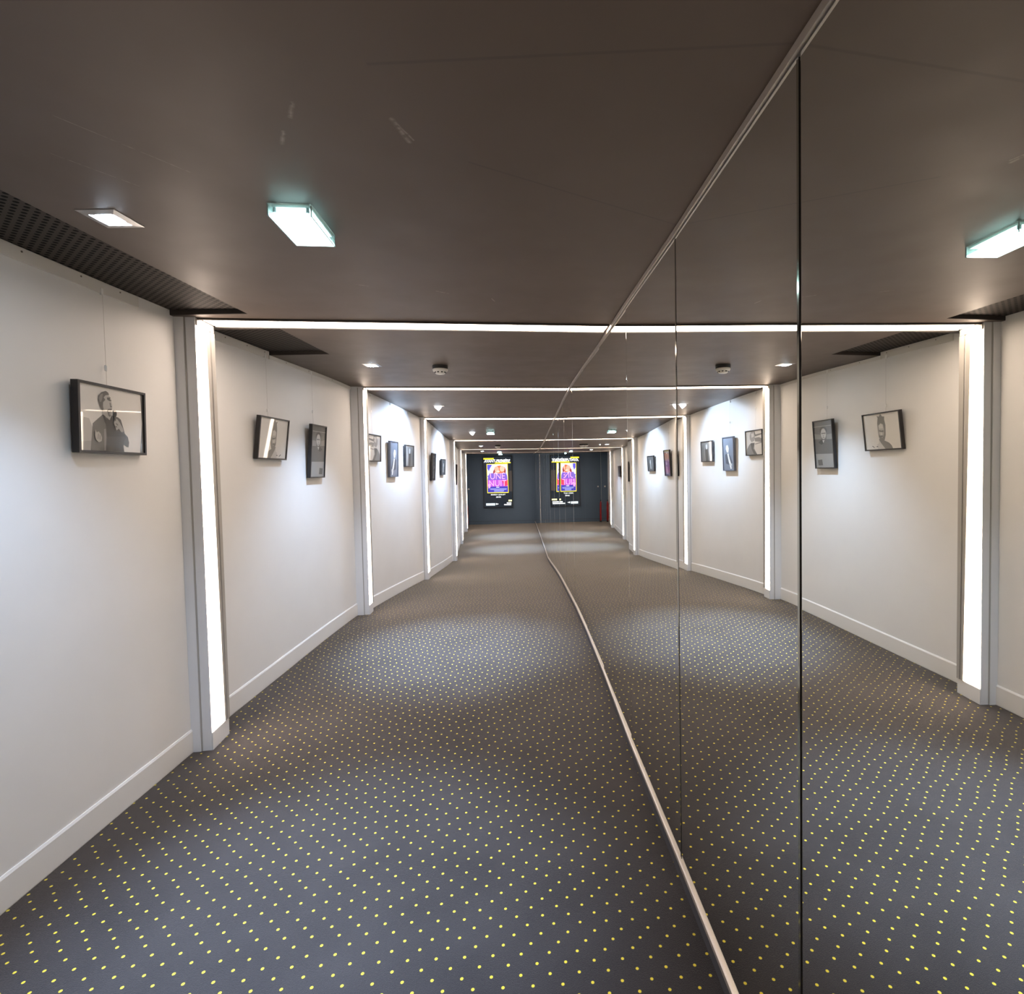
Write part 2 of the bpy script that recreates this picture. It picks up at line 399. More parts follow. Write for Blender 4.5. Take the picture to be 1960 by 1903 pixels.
# ------------------------------------------------------------------ pilasters and light frames
PIERS = [(-2.031, 2.989, .13, .105, .19), (-2.117, 5.702, .112, .145, .155), (-2.070, 8.017, .106, .095, .19), (-2.188, 10.731, .125, .11, .19), (-2.622, 13.69, .135, .11, .19), (-3.012, 16.52, .135, .11, .19)]
PIERS_B = [(-1.83, -0.95, .13, .105, .19)]   # unseen frame behind the camera, added for the light it gives
FLAB = ['first and nearest warm LED light frame, up the left pilaster and across the ceiling', 'second LED light frame from the camera, up a white pilaster and over the ceiling',
        'third LED light frame from the camera, just past the spotlit pictures', 'fourth LED light frame from the camera, at the ramp', 'fifth LED light frame from the camera, far down the corridor',
        'last LED light frame, in front of the dark end wall', 'LED light frame up a pilaster behind the camera']
tn = 5
for pi, (X, Y, al, wn, dp) in enumerate(PIERS + PIERS_B):
    e = Vector((math.cos(al), math.sin(al), 0)); n = Vector((-math.sin(al), math.cos(al), 0)); C0 = Vector((X, Y, 0))
    def P(a, b, z): q = C0 + e*a + n*b; return (q.x, q.y, z)
    def col(mb, a0, a1, b0, b1, zl, zh, mt, floor=False):
        fr = [(a0, b0), (a1, b0), (a1, b1), (a0, b1)]
        mb.hexa([P(a, b, zl) for a, b in fr] + [P(a, b, zh) for a, b in fr], mt)
    zf, zc = fz(Y), cz(Y)
    # pilaster: main post, narrow batten beside the wall, joint groove
    m = MB(); up = .026 if pi == 0 else 0.0
    col(m, -.30, -.001, 0, dp, zf-.02, zc+up, PIER)
    col(m, -wn-.02, -.058, -.006, .02, zf-.02, zc+up, PIER)
    col(m, -.058, -.050, -.002, .01, zf-.02, zc+up-.012, CREAM)
    tn += 1; struct(m.build('trim_%d' % tn))
    # light frame
    t = thing('led_light_frame', FLAB[pi], 'light', (X, Y, zf), 'LED light frames along the corridor')
    zb, zt = zf+.105, zc-.045
    f0, f1 = .48, .70
    m = MB()   # glowing diffuser of the upright, a little narrower at the top
    b0 = .006; bt, bb = dp*f0, dp*f1
    fr = [P(.0, b0, zb), P(.004, b0, zb), P(.004, bb, zb+.0), P(.0, bb, zb+.0)]; fr2 = [P(.0, b0, zt), P(.004, b0, zt), P(.004, bt, zt), P(.0, bt, zt)]
    m.hexa(fr + fr2, GLOW); m.build('upright_diffuser', t)
    for q0, q1 in ((.05, .42), (.58, 1.0)):
        m = MB()
        lo = [bb + (dp-bb)*q for q in (q0, q1)]; hi = [bt + (dp-bt)*q for q in (q0, q1)]
        m.hexa([P(0, lo[0], zb), P(.009, lo[0], zb), P(.009, lo[1], zb), P(0, lo[1], zb), P(0, hi[0], zt), P(.009, hi[0], zt), P(.009, hi[1], zt), P(0, hi[1], zt)], CREAM)
        m.build('upright_rail', t)
    m = MB(); col(m, 0, .003, 0.002, dp, zf-.01, zb-.004, PIER); m.build('foot_panel', t)
    m = MB(); col(m, 0, .006, .008, dp, zt+.003, zc-.002, CREAM); m.build('corner_cap', t)
    # ceiling part: runs to the mirror
    Lc = 0.0
    for _ in range(30):
        q = C0 + e*Lc; Lc += (mx(q.y) - q.x)*.95
    ln = Lc - .014; cs = .02 if pi < 3 else .0
    def ceilbar(b0, b1, hgt, mt, a0=.0, drop=0.0):
        mb = MB(); nn = 4; 
        for k in range(nn):
            aa, ab = a0 + (ln-a0)*k/nn, a0 + (ln-a0)*(k+1)/nn
            fr = [(aa, b0), (ab, b0), (ab, b1), (aa, b1)]
            pts = [(C0 + e*a + n*b) for a, b in fr]
            mb.hexa([(p.x, p.y, cz(p.y)-hgt) for p in pts] + [(p.x, p.y, cz(p.y)+.001) for p in pts], mt)
        return mb
    ceilbar(.010, .026, .0105, CEIL_EDGE).build('front_lip', t)
    ceilbar(.027, .165 if pi else .18, .0012, GLOW, .012).build('ceiling_diffuser', t)
    ceilbar(.166 if pi else .181, .185 if pi else .205, .0085, CREAM, .02).build('back_lip', t)

# ------------------------------------------------------------------ picture rails, wires, framed photographs
def wframe(w, y):
    a, b = WSEG[w]; t = Vector((b[0]-a[0], b[1]-a[1], 0)).normalized(); n = Vector((t.y, -t.x, 0))
    x = a[0] + (b[0]-a[0])*(y-a[1])/(b[1]-a[1]); return Vector((x, y, 0)), t, n
def wall_bar(name, w, y0, y1, zt, zh, th, mt, parent=None):
    m = MB(); ys = ysamp(y0, y1, .5)
    for p, q in zip(ys[:-1], ys[1:]):
        A, t, n = wframe(w, p); B, _, _ = wframe(w, q); A2, B2 = A+n*th, B+n*th
        za, zb_ = cz(p)+zt, cz(q)+zt
        m.hexa([(A.x, A.y, za-zh), (A2.x, A2.y, za-zh), (B2.x, B2.y, zb_-zh), (B.x, B.y, zb_-zh), (A.x, A.y, za), (A2.x, A2.y, za), (B2.x, B2.y, zb_), (B.x, B.y, zb_)], mt)
    return m
RAIL = paint_mat('rail_paint', (0.74, 0.72, 0.68), (0.78, 0.76, 0.72), 0.35)
SCREW = mat('screw_head', (0.25, 0.23, 0.2), 0.4, 0.8)
for w, y0, y1, zt, lab, scr in ((0, .4, 2.70, .022, 'white screwed picture rail under the long perforated panel at the left edge', (1.75, 2.09, 2.36, 2.58)),
                                (1, 3.36, 4.03, .022, 'short white picture rail behind the first light frame, with a blunt end', (3.5, 3.75, 3.98)),
                                (1, 4.05, 5.70, -.002, 'slim white picture rail running on to the second light frame', (4.3, 4.7, 5.2))):
    t = thing('picture_rail', lab, 'rail', wframe(w, y0)[0] + Vector((0, 0, cz(y0)-.05)))
    m = wall_bar('rail', w, y0, y1, zt, .052 if zt > 0 else .030, .009, RAIL); m.build('rail', t)
    for ysr in scr:
        p, tt, n = wframe(w, ysr); m = MB()
        R = Matrix((tt, Vector((0, 0, 1)), n)).transposed().to_4x4()
        m.lathe([(.004, 0), (.004, .002)], SCREW, 8, Matrix.Translation(p + n*.009 + Vector((0, 0, cz(ysr)+zt-.014))) @ R); m.build('screw', t)

def homog(quad, pts):
    """picture pixels -> unit square (0,0 lower left)"""
    dst = [(0, 1), (1, 1), (1, 0), (0, 0)]; A = []; b = []
    for (x, y), (u, v) in zip(quad, dst):
        A.append([x, y, 1, 0, 0, 0, -u*x, -u*y]); b.append(u); A.append([0, 0, 0, x, y, 1, -v*x, -v*y]); b.append(v)
    h = np.linalg.solve(np.array(A, float), np.array(b, float)); out = []
    for x, y in pts:
        w = h[6]*x + h[7]*y + 1; out.append(((h[0]*x+h[1]*y+h[2])/w, (h[3]*x+h[4]*y+h[5])/w))
    return out
def ell(cx, cy_, rx, ry, n=20): return [(cx+rx*math.cos(2*math.pi*k/n), cy_+ry*math.sin(2*math.pi*k/n)) for k in range(n)]
def clampu(p): return (min(1, max(0, p[0])), min(1, max(0, p[1])))
def add_poly(mb, pts, mt, to3d, depth):
    """a polygon (maybe concave) triangulated on the print"""
    from mathutils.geometry import tessellate_polygon
    v3 = [Vector((p[0], p[1], 0)) for p in pts]
    tri = tessellate_polygon([v3])
    mb.mesh([to3d(p[0], p[1], depth) for p in pts], [tuple(q) for q in tri], mt)

def photo(short, w, yc, zb, wd, hh, lean, bg, quad, polys, label, flip=False, yaw=0.0, group='framed photographs hung along the left wall', hookz=None, frame_m=None):
    p, t, n = wframe(w, yc)
    z0 = zb
    up = (Vector((0, 0, 1)) + n*lean).normalized(); nn = t.cross(up)*-1
    nn = up.cross(t)*-1 if (up.cross(t)).dot(n) < 0 else up.cross(t)
    base = p + n*.008 + Vector((0, 0, z0))
    R = Matrix.Rotation(yaw, 3, 'Z') @ Matrix((t, -nn, up)).transposed()     # local x along the wall, local -y towards the corridor, z up
    th = thing('framed_photo', label, 'picture', base, group, R)
    F, D = .011, .030; fm = frame_m or BLACKF
    m = MB()
    def bar(x0, x1, za, zb_): m.box(((x0+x1)/2, -D/2, (za+zb_)/2), (x1-x0, D, zb_-za), fm)
    bar(-wd/2, -wd/2+F, 0, hh); bar(wd/2-F, wd/2, 0, hh); bar(-wd/2+F, wd/2-F, 0, F); bar(-wd/2+F, wd/2-F, hh-F, hh)
    m.box((0, -.004, hh/2), (wd-2*F, .004, hh-2*F), BLACK_P)
    local(m.build('frame'), th)
    pw, ph = wd-2*F, hh-2*F; m = MB()
    def to3d(u, v, k): return (-pw/2+u*pw, -.0225 - .00012*k, F+v*ph)
    m.face([to3d(0, 0, 0), to3d(1, 0, 0), to3d(1, 1, 0), to3d(0, 1, 0)], tone(bg))
    for k, (c, pts) in enumerate(polys):
        q = [clampu(a) for a in (homog(quad, pts) if quad else pts)]
        if flip: q = [(1-a, b) for a, b in q]
        add_poly(m, q, tone(c), to3d, k+1)
    m.box((0, -.0205, hh/2), (pw, .002, ph), BLACK_P)
    o = local(m.build('photo_print', recalc=False), th)
    # the wire it hangs from
    wy = yc + (0.0); q, _, _ = wframe(w, wy); top = cz(wy) - .035; zt = zb + hh
    wt = thing('hanging_wire', 'thin clear wire holding ' + short, 'wire', q + n*.004 + Vector((0, 0, zt)), 'clear wires holding the framed photographs')
    m = MB(); a = q + n*.012; 
    m.lathe([(.0006, zt-.06), (.0006, top)], WIRE, 6, Matrix.Translation(a)); m.build('wire', wt)
    m = MB(); m.box((a.x-n.x*.004, a.y-n.y*.004, top+.012), (.008, .012, .03), HOOK); m.build('rail_hook', wt)
    if hookz:
        m = MB(); m.lathe([(.0045, hookz-.013), (.0062, hookz-.007), (.0062, hookz+.007), (.0045, hookz+.014)], HOOK, 8, Matrix.Translation(a)); m.build('adjuster', wt)
    return th

Q1 = [(395, 455), (1478, 628), (1460, 1580), (390, 1555)]
P1 = [(0.40, [(395, 1250), (600, 1300), (575, 1560), (390, 1560)]), (0.50, [(395, 1000), (560, 1040), (620, 1200), (590, 1400), (395, 1420)]),
      (0.16, [(1440, 620), (1480, 628), (1462, 1580), (1400, 1578), (1450, 1100)]),
      (0.115, [(570, 1560), (598, 1300), (618, 1120), (690, 1055), (785, 975), (800, 960), (850, 1020), (930, 975), (990, 1000), (1045, 1010), (1092, 1048), (1125, 1170), (1150, 1270), (1200, 1330), (1218, 1420), (1205, 1495), (1170, 1490), (1118, 1450), (1130, 1570)]),
      (0.16, [(598, 1300), (620, 1120), (690, 1055), (785, 975), (830, 1100), (835, 1250), (800, 1400), (790, 1560), (575, 1560)]),
      (0.065, [(835, 1050), (940, 1000), (960, 1150), (1000, 1245), (1095, 1255), (1150, 1290), (1170, 1330), (850, 1330)]),
      (0.085, [(850, 1330), (1180, 1325), (1130, 1400), (1110, 1565), (830, 1560)]),
      (0.05, [(785, 975), (800, 960), (850, 1060), (840, 1140), (815, 1090)]), (0.30, [(800, 1210), (832, 1200), (835, 1350), (818, 1555), (795, 1555)]),
      (0.42, [(790, 860), (885, 880), (905, 950), (940, 975), (900, 1060), (850, 1015), (785, 965)]),
      (0.46, [(780, 650), (880, 625), (925, 690), (948, 800), (942, 880), (925, 960), (890, 985), (840, 910), (790, 860), (768, 745)]),
      (0.13, [(715, 740), (722, 665), (775, 605), (850, 583), (890, 608), (905, 645), (845, 655), (812, 690), (838, 730), (800, 770), (795, 830), (805, 885), (775, 905), (735, 830)]),
      (0.24, [(730, 700), (760, 640), (800, 630), (790, 700), (770, 760), (745, 770)]),
      (0.12, [(865, 690), (925, 688), (940, 745), (905, 748), (870, 725)]), (0.55, [(915, 700), (930, 700), (938, 730), (922, 730)]),
      (0.18, [(905, 770), (945, 800), (945, 850), (915, 850)]), (0.5, [(925, 790), (940, 795), (942, 830), (928, 825)]),
      (0.16, [(870, 880), (942, 868), (932, 960), (905, 1010), (878, 990), (868, 930)]), (0.35, [(895, 930), (935, 925), (925, 975), (898, 975)]),
      (0.40, [(985, 1020), (1025, 1040), (1065, 1095), (1115, 1190), (1125, 1245), (1085, 1250), (1045, 1195), (1005, 1225), (990, 1180), (962, 1105), (970, 1070)]),
      (0.20, [(1000, 1100), (1035, 1125), (1030, 1150), (995, 1120)]), (0.18, [(985, 1150), (1015, 1160), (1010, 1180), (985, 1170)]),
      (0.10, [(970, 985), (1008, 985), (1000, 1060), (978, 1080)]), (0.035, ell(988, 952, 30, 54)), (0.09, ell(982, 935, 12, 18)),
      (0.42, [(650, 1215), (665, 1262), (705, 1250), (735, 1290), (755, 1350), (745, 1405), (700, 1425), (650, 1380), (638, 1310)]),
      (0.2, [(690, 1290), (700, 1290), (690, 1370), (680, 1370)]), (0.2, [(715, 1310), (725, 1312), (722, 1380), (712, 1380)])]
photo('the photo of the man with a microphone', 0, 2.470, 1.712, .412, .310, .02, 0.74, Q1, P1, 'framed black-and-white photo of a man speaking into a microphone, nearest picture on the left', hookz=2.106, yaw=math.radians(1.8))
Q2 = [(1060, 262), (1700, 190), (1710, 825), (1100, 850)]
P2 = [(0.24, [(1312, 520), (1308, 400), (1320, 300), (1300, 270), (1345, 275), (1370, 228), (1400, 275), (1440, 280), (1435, 330), (1452, 430), (1448, 600), (1425, 690), (1360, 690), (1325, 640)]),
      (0.46, [(1322, 440), (1368, 396), (1410, 420), (1422, 500), (1415, 590), (1390, 655), (1355, 640), (1328, 580)]),
      (0.62, [(1335, 440), (1368, 405), (1400, 425), (1405, 490), (1340, 490)]),
      (0.20, [(1335, 515), (1375, 530), (1412, 520), (1412, 555), (1380, 550), (1335, 545)]), (0.62, [(1358, 560), (1380, 560), (1390, 600), (1360, 605)]),
      (0.2, [(1335, 610), (1362, 615), (1400, 610), (1395, 640), (1350, 645)]),
      (0.25, [(1328, 670), (1350, 655), (1400, 655), (1425, 700), (1500, 735), (1540, 780), (1560, 835), (1430, 840), (1385, 775), (1340, 720)]),
      (0.6, [(1330, 690), (1380, 770), (1430, 838), (1300, 845), (1290, 760), (1320, 745)]),
      (0.12, [(1200, 790), (1215, 785), (1250, 815), (1240, 820)]), (0.12, [(1270, 800), (1300, 788), (1310, 805), (1290, 806)])]
photo('the photo of the woman with tall hair', 1, 3.985, 1.722, .415, .312, .115, 0.74, Q2, P2, 'framed pale photo of a woman with tall hair, first picture behind the nearest light frame', flip=True, hookz=2.085, yaw=math.radians(-.22))
Q3 = [(175, 345), (480, 310), (490, 1155), (200, 1160)]
P3 = [(0.10, [(190, 660), (475, 655), (490, 915), (200, 915)]), (0.22, [(185, 560), (290, 580), (300, 660), (190, 660)]), (0.24, [(390, 575), (478, 560), (480, 660), (385, 660)]),
      (0.28, [(200, 925), (490, 918), (490, 1155), (202, 1160)]), (0.06, ell(338, 500, 60, 75)), (0.50, ell(338, 560, 44, 98)), (0.16, [(305, 545), (375, 540), (375, 562), (305, 565)]),
      (0.30, [(325, 590), (348, 590), (345, 612), (328, 612)]), (0.22, [(318, 625), (358, 622), (352, 640), (322, 640)]), (0.5, [(318, 680), (355, 672), (332, 730)]), (0.04, [(300, 670), (318, 680), (332, 735), (300, 760), (250, 720)]),
      (0.34, [(180, 430), (475, 400), (476, 412), (180, 442)]), (0.10, [(230, 1030), (300, 1020), (310, 1120), (240, 1125)])]
photo('the tall dark photo of a face', 1, 4.745, 1.575, .298, .468, .075, 0.135, Q3, P3, 'tall dark framed photo of a face, second picture behind the nearest light frame', flip=True, hookz=2.16)
Q4 = [(875, 1245), (1095, 1220), (1115, 1560), (895, 1570)]
P4 = [(0.24, [(888, 1570), (900, 1490), (930, 1425), (960, 1400), (1000, 1400), (1000, 1480), (1045, 1565)]), (0.13, [(945, 1405), (1005, 1405), (985, 1480), (1040, 1560), (1000, 1560), (965, 1490)]),
      (0.34, [(930, 1300), (945, 1240), (990, 1235), (1005, 1290), (1000, 1370), (960, 1390), (935, 1350)]), (0.55, [(950, 1270), (985, 1265), (990, 1310), (960, 1330)]),
      (0.2, [(1000, 1285), (1098, 1262), (1098, 1282), (1005, 1312)]), (0.25, [(1000, 1330), (1060, 1320), (1100, 1340), (1100, 1390), (1010, 1380)]), (0.3, [(1010, 1410), (1105, 1385), (1105, 1400), (1012, 1425)]),
      (0.14, [(990, 1240), (1000, 1240), (1012, 1290), (1003, 1300)])]
photo('the sepia photo behind the second pilaster', 2, 6.115, 1.742, .38, .308, .03, 0.62, Q4, P4, 'framed sepia photo of a figure with raised arms, partly behind the second pilaster', flip=True, hookz=2.315)
Q5 = [(528, 1320), (655, 1305), (675, 1790), (545, 1785)]
P5 = [((0.06, 0.07, 0.09), [(558, 1560), (585, 1545), (620, 1570), (655, 1680), (610, 1710), (572, 1690)]), (0.78, [(570, 1425), (592, 1418), (604, 1470), (600, 1535), (580, 1525), (566, 1475)]),
      (0.72, [(585, 1545), (602, 1540), (618, 1620), (635, 1690), (645, 1770), (632, 1772), (605, 1660)]), (0.55, [(612, 1690), (640, 1690), (650, 1720), (620, 1725)])]
LIT_FRAME = mat('blue_grey_frame', (0.10, 0.11, 0.14), 0.4)  # black frame coloured paler and bluer, spotlight put into the colour
photo('the slate-grey photo of a white figure', 2, 6.745, 1.558, .296, .452, .03, (0.16, 0.18, 0.22), Q5, P5, 'tall slate-grey framed photo of a slender white figure, middle picture under the spotlight', flip=True, hookz=2.2, frame_m=LIT_FRAME)
P6 = [(0.30, [(.0, .0), (.2, .0), (.3, .5), (.15, 1), (0, 1)]), (0.05, [(.35, .0), (.62, .0), (.66, .6), (.5, .8), (.38, .6)]), (0.45, [(.44, .62), (.56, .62), (.58, .82), (.50, .9), (.43, .8)]), (0.12, [(.7, .0), (1, .0), (1, .7), (.8, .9)])]
photo('the small dark photo before the third pilaster', 2, 7.385, 1.690, .36, .300, .03, 0.16, None, P6, 'small dark framed photo on the right of the spotlit trio, before the third pilaster', hookz=2.15)
P7 = [(0.10, [(.0, .55), (1, .6), (1, .9), (0, .85)]), (0.40, [(.52, .40), (.68, .42), (.72, .52), (.60, .56), (.50, .50)]), (0.22, [(.36, .05), (.80, .05), (.74, .36), (.60, .42), (.44, .34)]), (0.5, [(.45, .86), (.54, .86), (.54, .92), (.45, .92)]), (0.32, [(.58, .48), (.66, .48), (.64, .70), (.60, .70)])]
photo('the tall black photo beyond the third pilaster', 3, 8.585, 1.478, .315, .44, .06, 0.05, None, P7, 'tall black framed photo, first picture beyond the third pilaster', hookz=2.2)
P8 = [(0.62, [(.46, .15), (.54, .12), (.56, .40), (.62, .60), (.56, .78), (.48, .72), (.50, .45)]), (0.12, [(.05, .1), (.4, .1), (.42, .5), (.1, .6)])]
photo('the wide dark photo with a pale streak', 3, 9.62, 1.560, .42, .290, .05, 0.085, None, P8, 'dark wide framed photo with a pale streak, second picture beyond the third pilaster', hookz=2.1)
photo('the dark photo past the fourth pilaster', 4, 11.75, 1.33, .31, .45, .04, 0.06, None, [(0.3, ell(.5, .6, .12, .15)), (0.12, [(.25, .05), (.75, .05), (.66, .42), (.34, .42)])], 'tall dark framed photo seen edge-on past the fourth pilaster', hookz=2.0)
photo('the grey photo seen only in the mirror', 5, 14.75, 1.40, .42, .31, .03, 0.28, None, [(0.12, [(.46, 0), (.60, 0), (.56, 1), (.46, 1)]), (0.4, [(.7, .1), (.9, .1), (.9, .9), (.7, .9)])], 'grey framed photo beyond the fifth pilaster, seen only in the mirror', hookz=2.0)

# ------------------------------------------------------------------ ceiling fittings
def spot(name, loc, target, watt, ang, blend, parent, size=.03):
    l = bpy.data.lights.new(name, 'SPOT'); l.energy = watt; l.color = COOL; l.spot_size = math.radians(ang); l.spot_blend = blend; l.shadow_soft_size = size
    o = bpy.data.objects.new(name, l); COL.objects.link(o); d = (Vector(target)-Vector(loc)).normalized()
    o.matrix_world = Matrix.Translation(loc) @ d.to_track_quat('-Z', 'Y').to_matrix().to_4x4()
    bpy.context.view_layer.update(); mw = o.matrix_world.copy(); o.parent = parent; o.matrix_parent_inverse = parent.matrix_world.inverted(); return o
DL = [(-1.503, 1.818, 'square recessed downlight nearest the camera, beside the long perforated panel', None),
      (-1.605, 4.550, 'recessed downlight between the first and second light frames', None),
      (-1.627, 7.075, 'tilted spotlight lighting the trio of pictures before the third pilaster', (-2.18, 7.0, 1.84)),
      (-1.612, 9.610, 'tilted spotlight between the third and fourth light frames', (-2.22, 9.5, 1.60)),
      (-1.923, 12.556, 'small recessed downlight between the fourth and fifth light frames', None),
      (-2.293, 15.177, 'small recessed downlight between the fifth and last light frames', None),
      (-1.30, -1.0, 'recessed downlight behind the camera', None)]  # last downlight is unseen, kept for the light it throws forward
for (x, y, lab, aim) in DL:
    z = cz(y); t = thing('downlight', lab, 'ceiling light', (x, y, z), 'downlights along the left of the ceiling')
    m = MB(); a, b, h = .064, .040, .006
    o8 = [(x-a, y-a), (x+a, y-a), (x+a, y+a), (x-a, y+a)]; i8 = [(x-b, y-b), (x+b, y-b), (x+b, y+b), (x-b, y+b)]
    for k in range(4):
        k2 = (k+1) % 4
        m.face([(*o8[k], z-.002), (*o8[k2], z-.002), (*i8[k2], z-h), (*i8[k], z-h)], STEEL)
        m.face([(*o8[k], z+.004), (*o8[k2], z+.004), (*o8[k2], z-.002), (*o8[k], z-.002)], STEEL)
        m.face([(*i8[k], z-h), (*i8[k2], z-h), (*i8[k2], z+.0005), (*i8[k], z+.0005)], STEEL)
    m.build('trim_plate', t)
    if aim is None:
        m = MB(); m.lathe([(.039, z-.001), (.039, z-.005), (.033, z-.0085), (.015, z-.0105)], LENS, 24, Matrix.Translation((x, y, 0))); m.build('lens', t, smooth=True)
        spot('lamp', (x, y, z-.03), (x+.58, y+.02, fz(y)), SPOT_W*(1.0 if y < 3 else 1.5), 52, 1.0, t); spot('lamp_spill', (x, y, z-.03), (x+.12, y, 0), SPOT_W*(.125 if y < 3 else .18), 104, 1.0, t)
    else:
        d = (Vector(aim)-Vector((x, y, z))).normalized(); R = d.to_track_quat('Z', 'Y').to_matrix().to_4x4(); T = Matrix.Translation((x, y, z-.004)) @ R
        m = MB(); m.lathe([(.030, -.028), (.036, .0), (.038, .048), (.033, .050), (.032, .044)], FROST, 24, T); m.build('tilting_head', t, smooth=True)
        m = MB(); m.lathe([(.031, .0445), (.031, .0475), (.02, .049)], LENS_T, 24, T); m.build('lens', t, smooth=True)
        spot('lamp', Vector((x, y, z-.004)) + d*.07, aim, SPOT_W*.16, 135, 1.0, t)
EML = [(-.875, 1.855, .10, 'clear-cased emergency light glowing cyan-white, nearest on the ceiling'), (-1.298, 9.648, .10, 'emergency light on the ceiling before the fourth light frame'),
       (-1.859, 15.63, .10, 'emergency light on the ceiling before the last light frame'), (-2.13, 18.2, .1, 'emergency light above the illuminated poster on the end wall'),
       ]
for (x, y, rz, lab) in EML:
    z = cz(y); t = thing('emergency_light', lab, 'emergency light', (x, y, z), 'emergency lights down the ceiling', Matrix.Rotation(rz, 3, 'Z'))
    w, l, h = .138, .235, .041
    m = MB(); T = .004   # open clear box: four walls
    for (cx_, cy_, dx, dy) in ((-w/2+T/2, 0, T, l), (w/2-T/2, 0, T, l), (0, -l/2+T/2, w-2*T, T), (0, l/2-T/2, w-2*T, T)):
        m.box((cx_, cy_, -h/2+.0005), (dx, dy, h), ACRYL)
    local(m.build('clear_case'), t)
    m = MB(); m.box((0, 0, -h+.004), (w-2*T-.001, l-2*T-.001, .007), EMERG); local(m.build('glowing_lens'), t)
    m = MB(); m.box((0, 0, -.005), (w-.022, l-.022, .009), WHITE_P); m.box((0, 0, -.018), (.02, l*.7, .012), WHITE_P); local(m.build('gear_tray'), t)
    for sx in (-1, 1):
        m = MB(); m.lathe([(.006, -.026), (.006, -.010)], STEEL, 10, Matrix.Translation((sx*(w/2-.018), -l/2+.016, 0)))
        local(m.build('end_cap'), t)
SMK = [(-1.048, 4.640, 'white smoke detector on a black base, between the first and second light frames'), (-1.511, 12.43, 'small smoke detector far down the ceiling, between the fourth and fifth light frames')]
for (x, y, lab) in SMK:
    z = cz(y); t = thing('smoke_detector', lab, 'smoke detector', (x, y, z), 'smoke detectors on the ceiling'); T = Matrix.Translation((x, y, z))
    m = MB(); m.lathe([(.066, .001), (.067, -.004), (.065, -.026), (.060, -.028)], BLACK_P, 32, T); m.build('mounting_base', t, smooth=False)
    m = MB(); m.lathe([(.064, -.0285), (.066, -.034), (.063, -.046), (.054, -.053), (.045, -.055), (.043, -.066), (.036, -.071), (.015, -.073)], WHITE_P, 32, T); m.build('dome', t, smooth=True)
    for k in range(9):
        a = 2*math.pi*(k+.5)/9; m = MB(); m.lathe([(.0082, 0), (.0082, .004)], BLACK_P, 10, T @ Matrix.Rotation(a, 4, 'Z') @ Matrix.Translation((.0445, 0, -.0565)) @ Matrix.Rotation(math.pi/2, 4, 'Y')); m.build('vent', t)

# ------------------------------------------------------------------ end wall: illuminated poster, extinguisher, switch
p = epos(-2.285, .002, .35)
R = Matrix((et, -en, Vector((0, 0, 1)))).transposed()
t = thing('poster_display', 'tall illuminated film poster screen on the dark end wall', 'poster screen', p, None, R)
PW, PH = 1.01, 1.80
m = MB(); m.box((0, -.035, PH/2), (PW, .07, PH), BLACK_P); bevel(local(m.build('casing'), t), .006)
QP = [(825, 320), (1380, 320), (1370, 1290), (835, 1300)]
m = MB(); SW, SH = PW-.04, PH-.04
def s3(u, v, k): return (-SW/2+u*SW, -.0708-.0004*k, .02+v*SH)
m.face([s3(0, 0, 0), s3(1, 0, 0), s3(1, 1, 0), s3(0, 1, 0)], glow((0.006, 0.012, 0.020)))
def gp(pts, c, k, s=1.0): add_poly(m, homog(QP, pts), glow(c, s), s3, k)
YEL, WHT = (1.0, 0.80, 0.03), (0.95, 0.98, 1.0)
gp([(830, 345), (1035, 345), (1035, 374), (830, 374)], YEL, 1, 1.2); gp([(1058, 432), (1365, 432), (1365, 452), (1055, 452)], YEL, 1, 1.2)
gp([(890, 462), (1305, 458), (1310, 1025), (898, 1030)], YEL, 1, 1.1); gp([(902, 474), (1295, 471), (1299, 1012), (908, 1016)], (0.92, 0.86, 0.98), 2, 1.1)
gp([(902, 474), (1000, 480), (950, 560), (930, 640), (990, 700), (905, 720)], (0.12, 0.10, 0.75), 3); gp([(905, 560), (935, 600), (960, 640), (925, 690), (905, 690)], (0.75, 0.7, 1.0), 4, 1.2)
gp([(950, 640), (1090, 655), (1270, 650), (1290, 700), (1296, 770), (905, 780), (910, 740)], (0.22, 0.12, 0.62), 4)
gp([(905, 770), (1296, 770), (1298, 900), (1200, 930), (906, 930)], (0.50, 0.10, 0.62), 4); gp([(1180, 780), (1297, 780), (1298, 880), (1230, 900)], (0.75, 0.05, 0.12), 5)
gp([(906, 905), (1299, 900), (1299, 1012), (908, 1016)], (0.05, 0.04, 0.42), 5); gp([(915, 860), (970, 850), (960, 920), (925, 940)], (1.0, 0.35, 0.85), 6, 1.1)
gp(ell(1150, 575, 115, 78), (0.85, 0.16, 0.06), 5); gp(ell(1085, 570, 48, 60), (1.0, 0.42, 0.30), 6, 1.1); gp(ell(1195, 560, 50, 58), (1.0, 0.50, 0.36), 6, 1.1)
gp(ell(1115, 612, 34, 22), (1.0, 0.62, 0.5), 7); gp([(1020, 600), (1050, 560), (1060, 640), (1010, 655)], (0.35, 0.06, 0.06), 7); gp([(1240, 560), (1268, 590), (1262, 650), (1230, 640)], (0.30, 0.05, 0.05), 7)
for (xa, xb, yy) in ((945, 1275, 945), (960, 1270, 962), (1030, 1225, 980), (1030, 1215, 996)): gp([(xa, yy-5), (xb, yy-5), (xb, yy+4), (xa, yy+4)], (0.42, 0.45, 0.95), 7)
gp([(1072, 912), (1132, 912), (1132, 922), (1072, 922)], WHT, 7, 1.2)
gp([(872, 1222), (1045, 1220), (1045, 1262), (872, 1264)], (0.75, 0.92, 1.0), 2, 1.1); gp([(1060, 1218), (1115, 1234), (1062, 1252)], WHT, 2, 1.2)
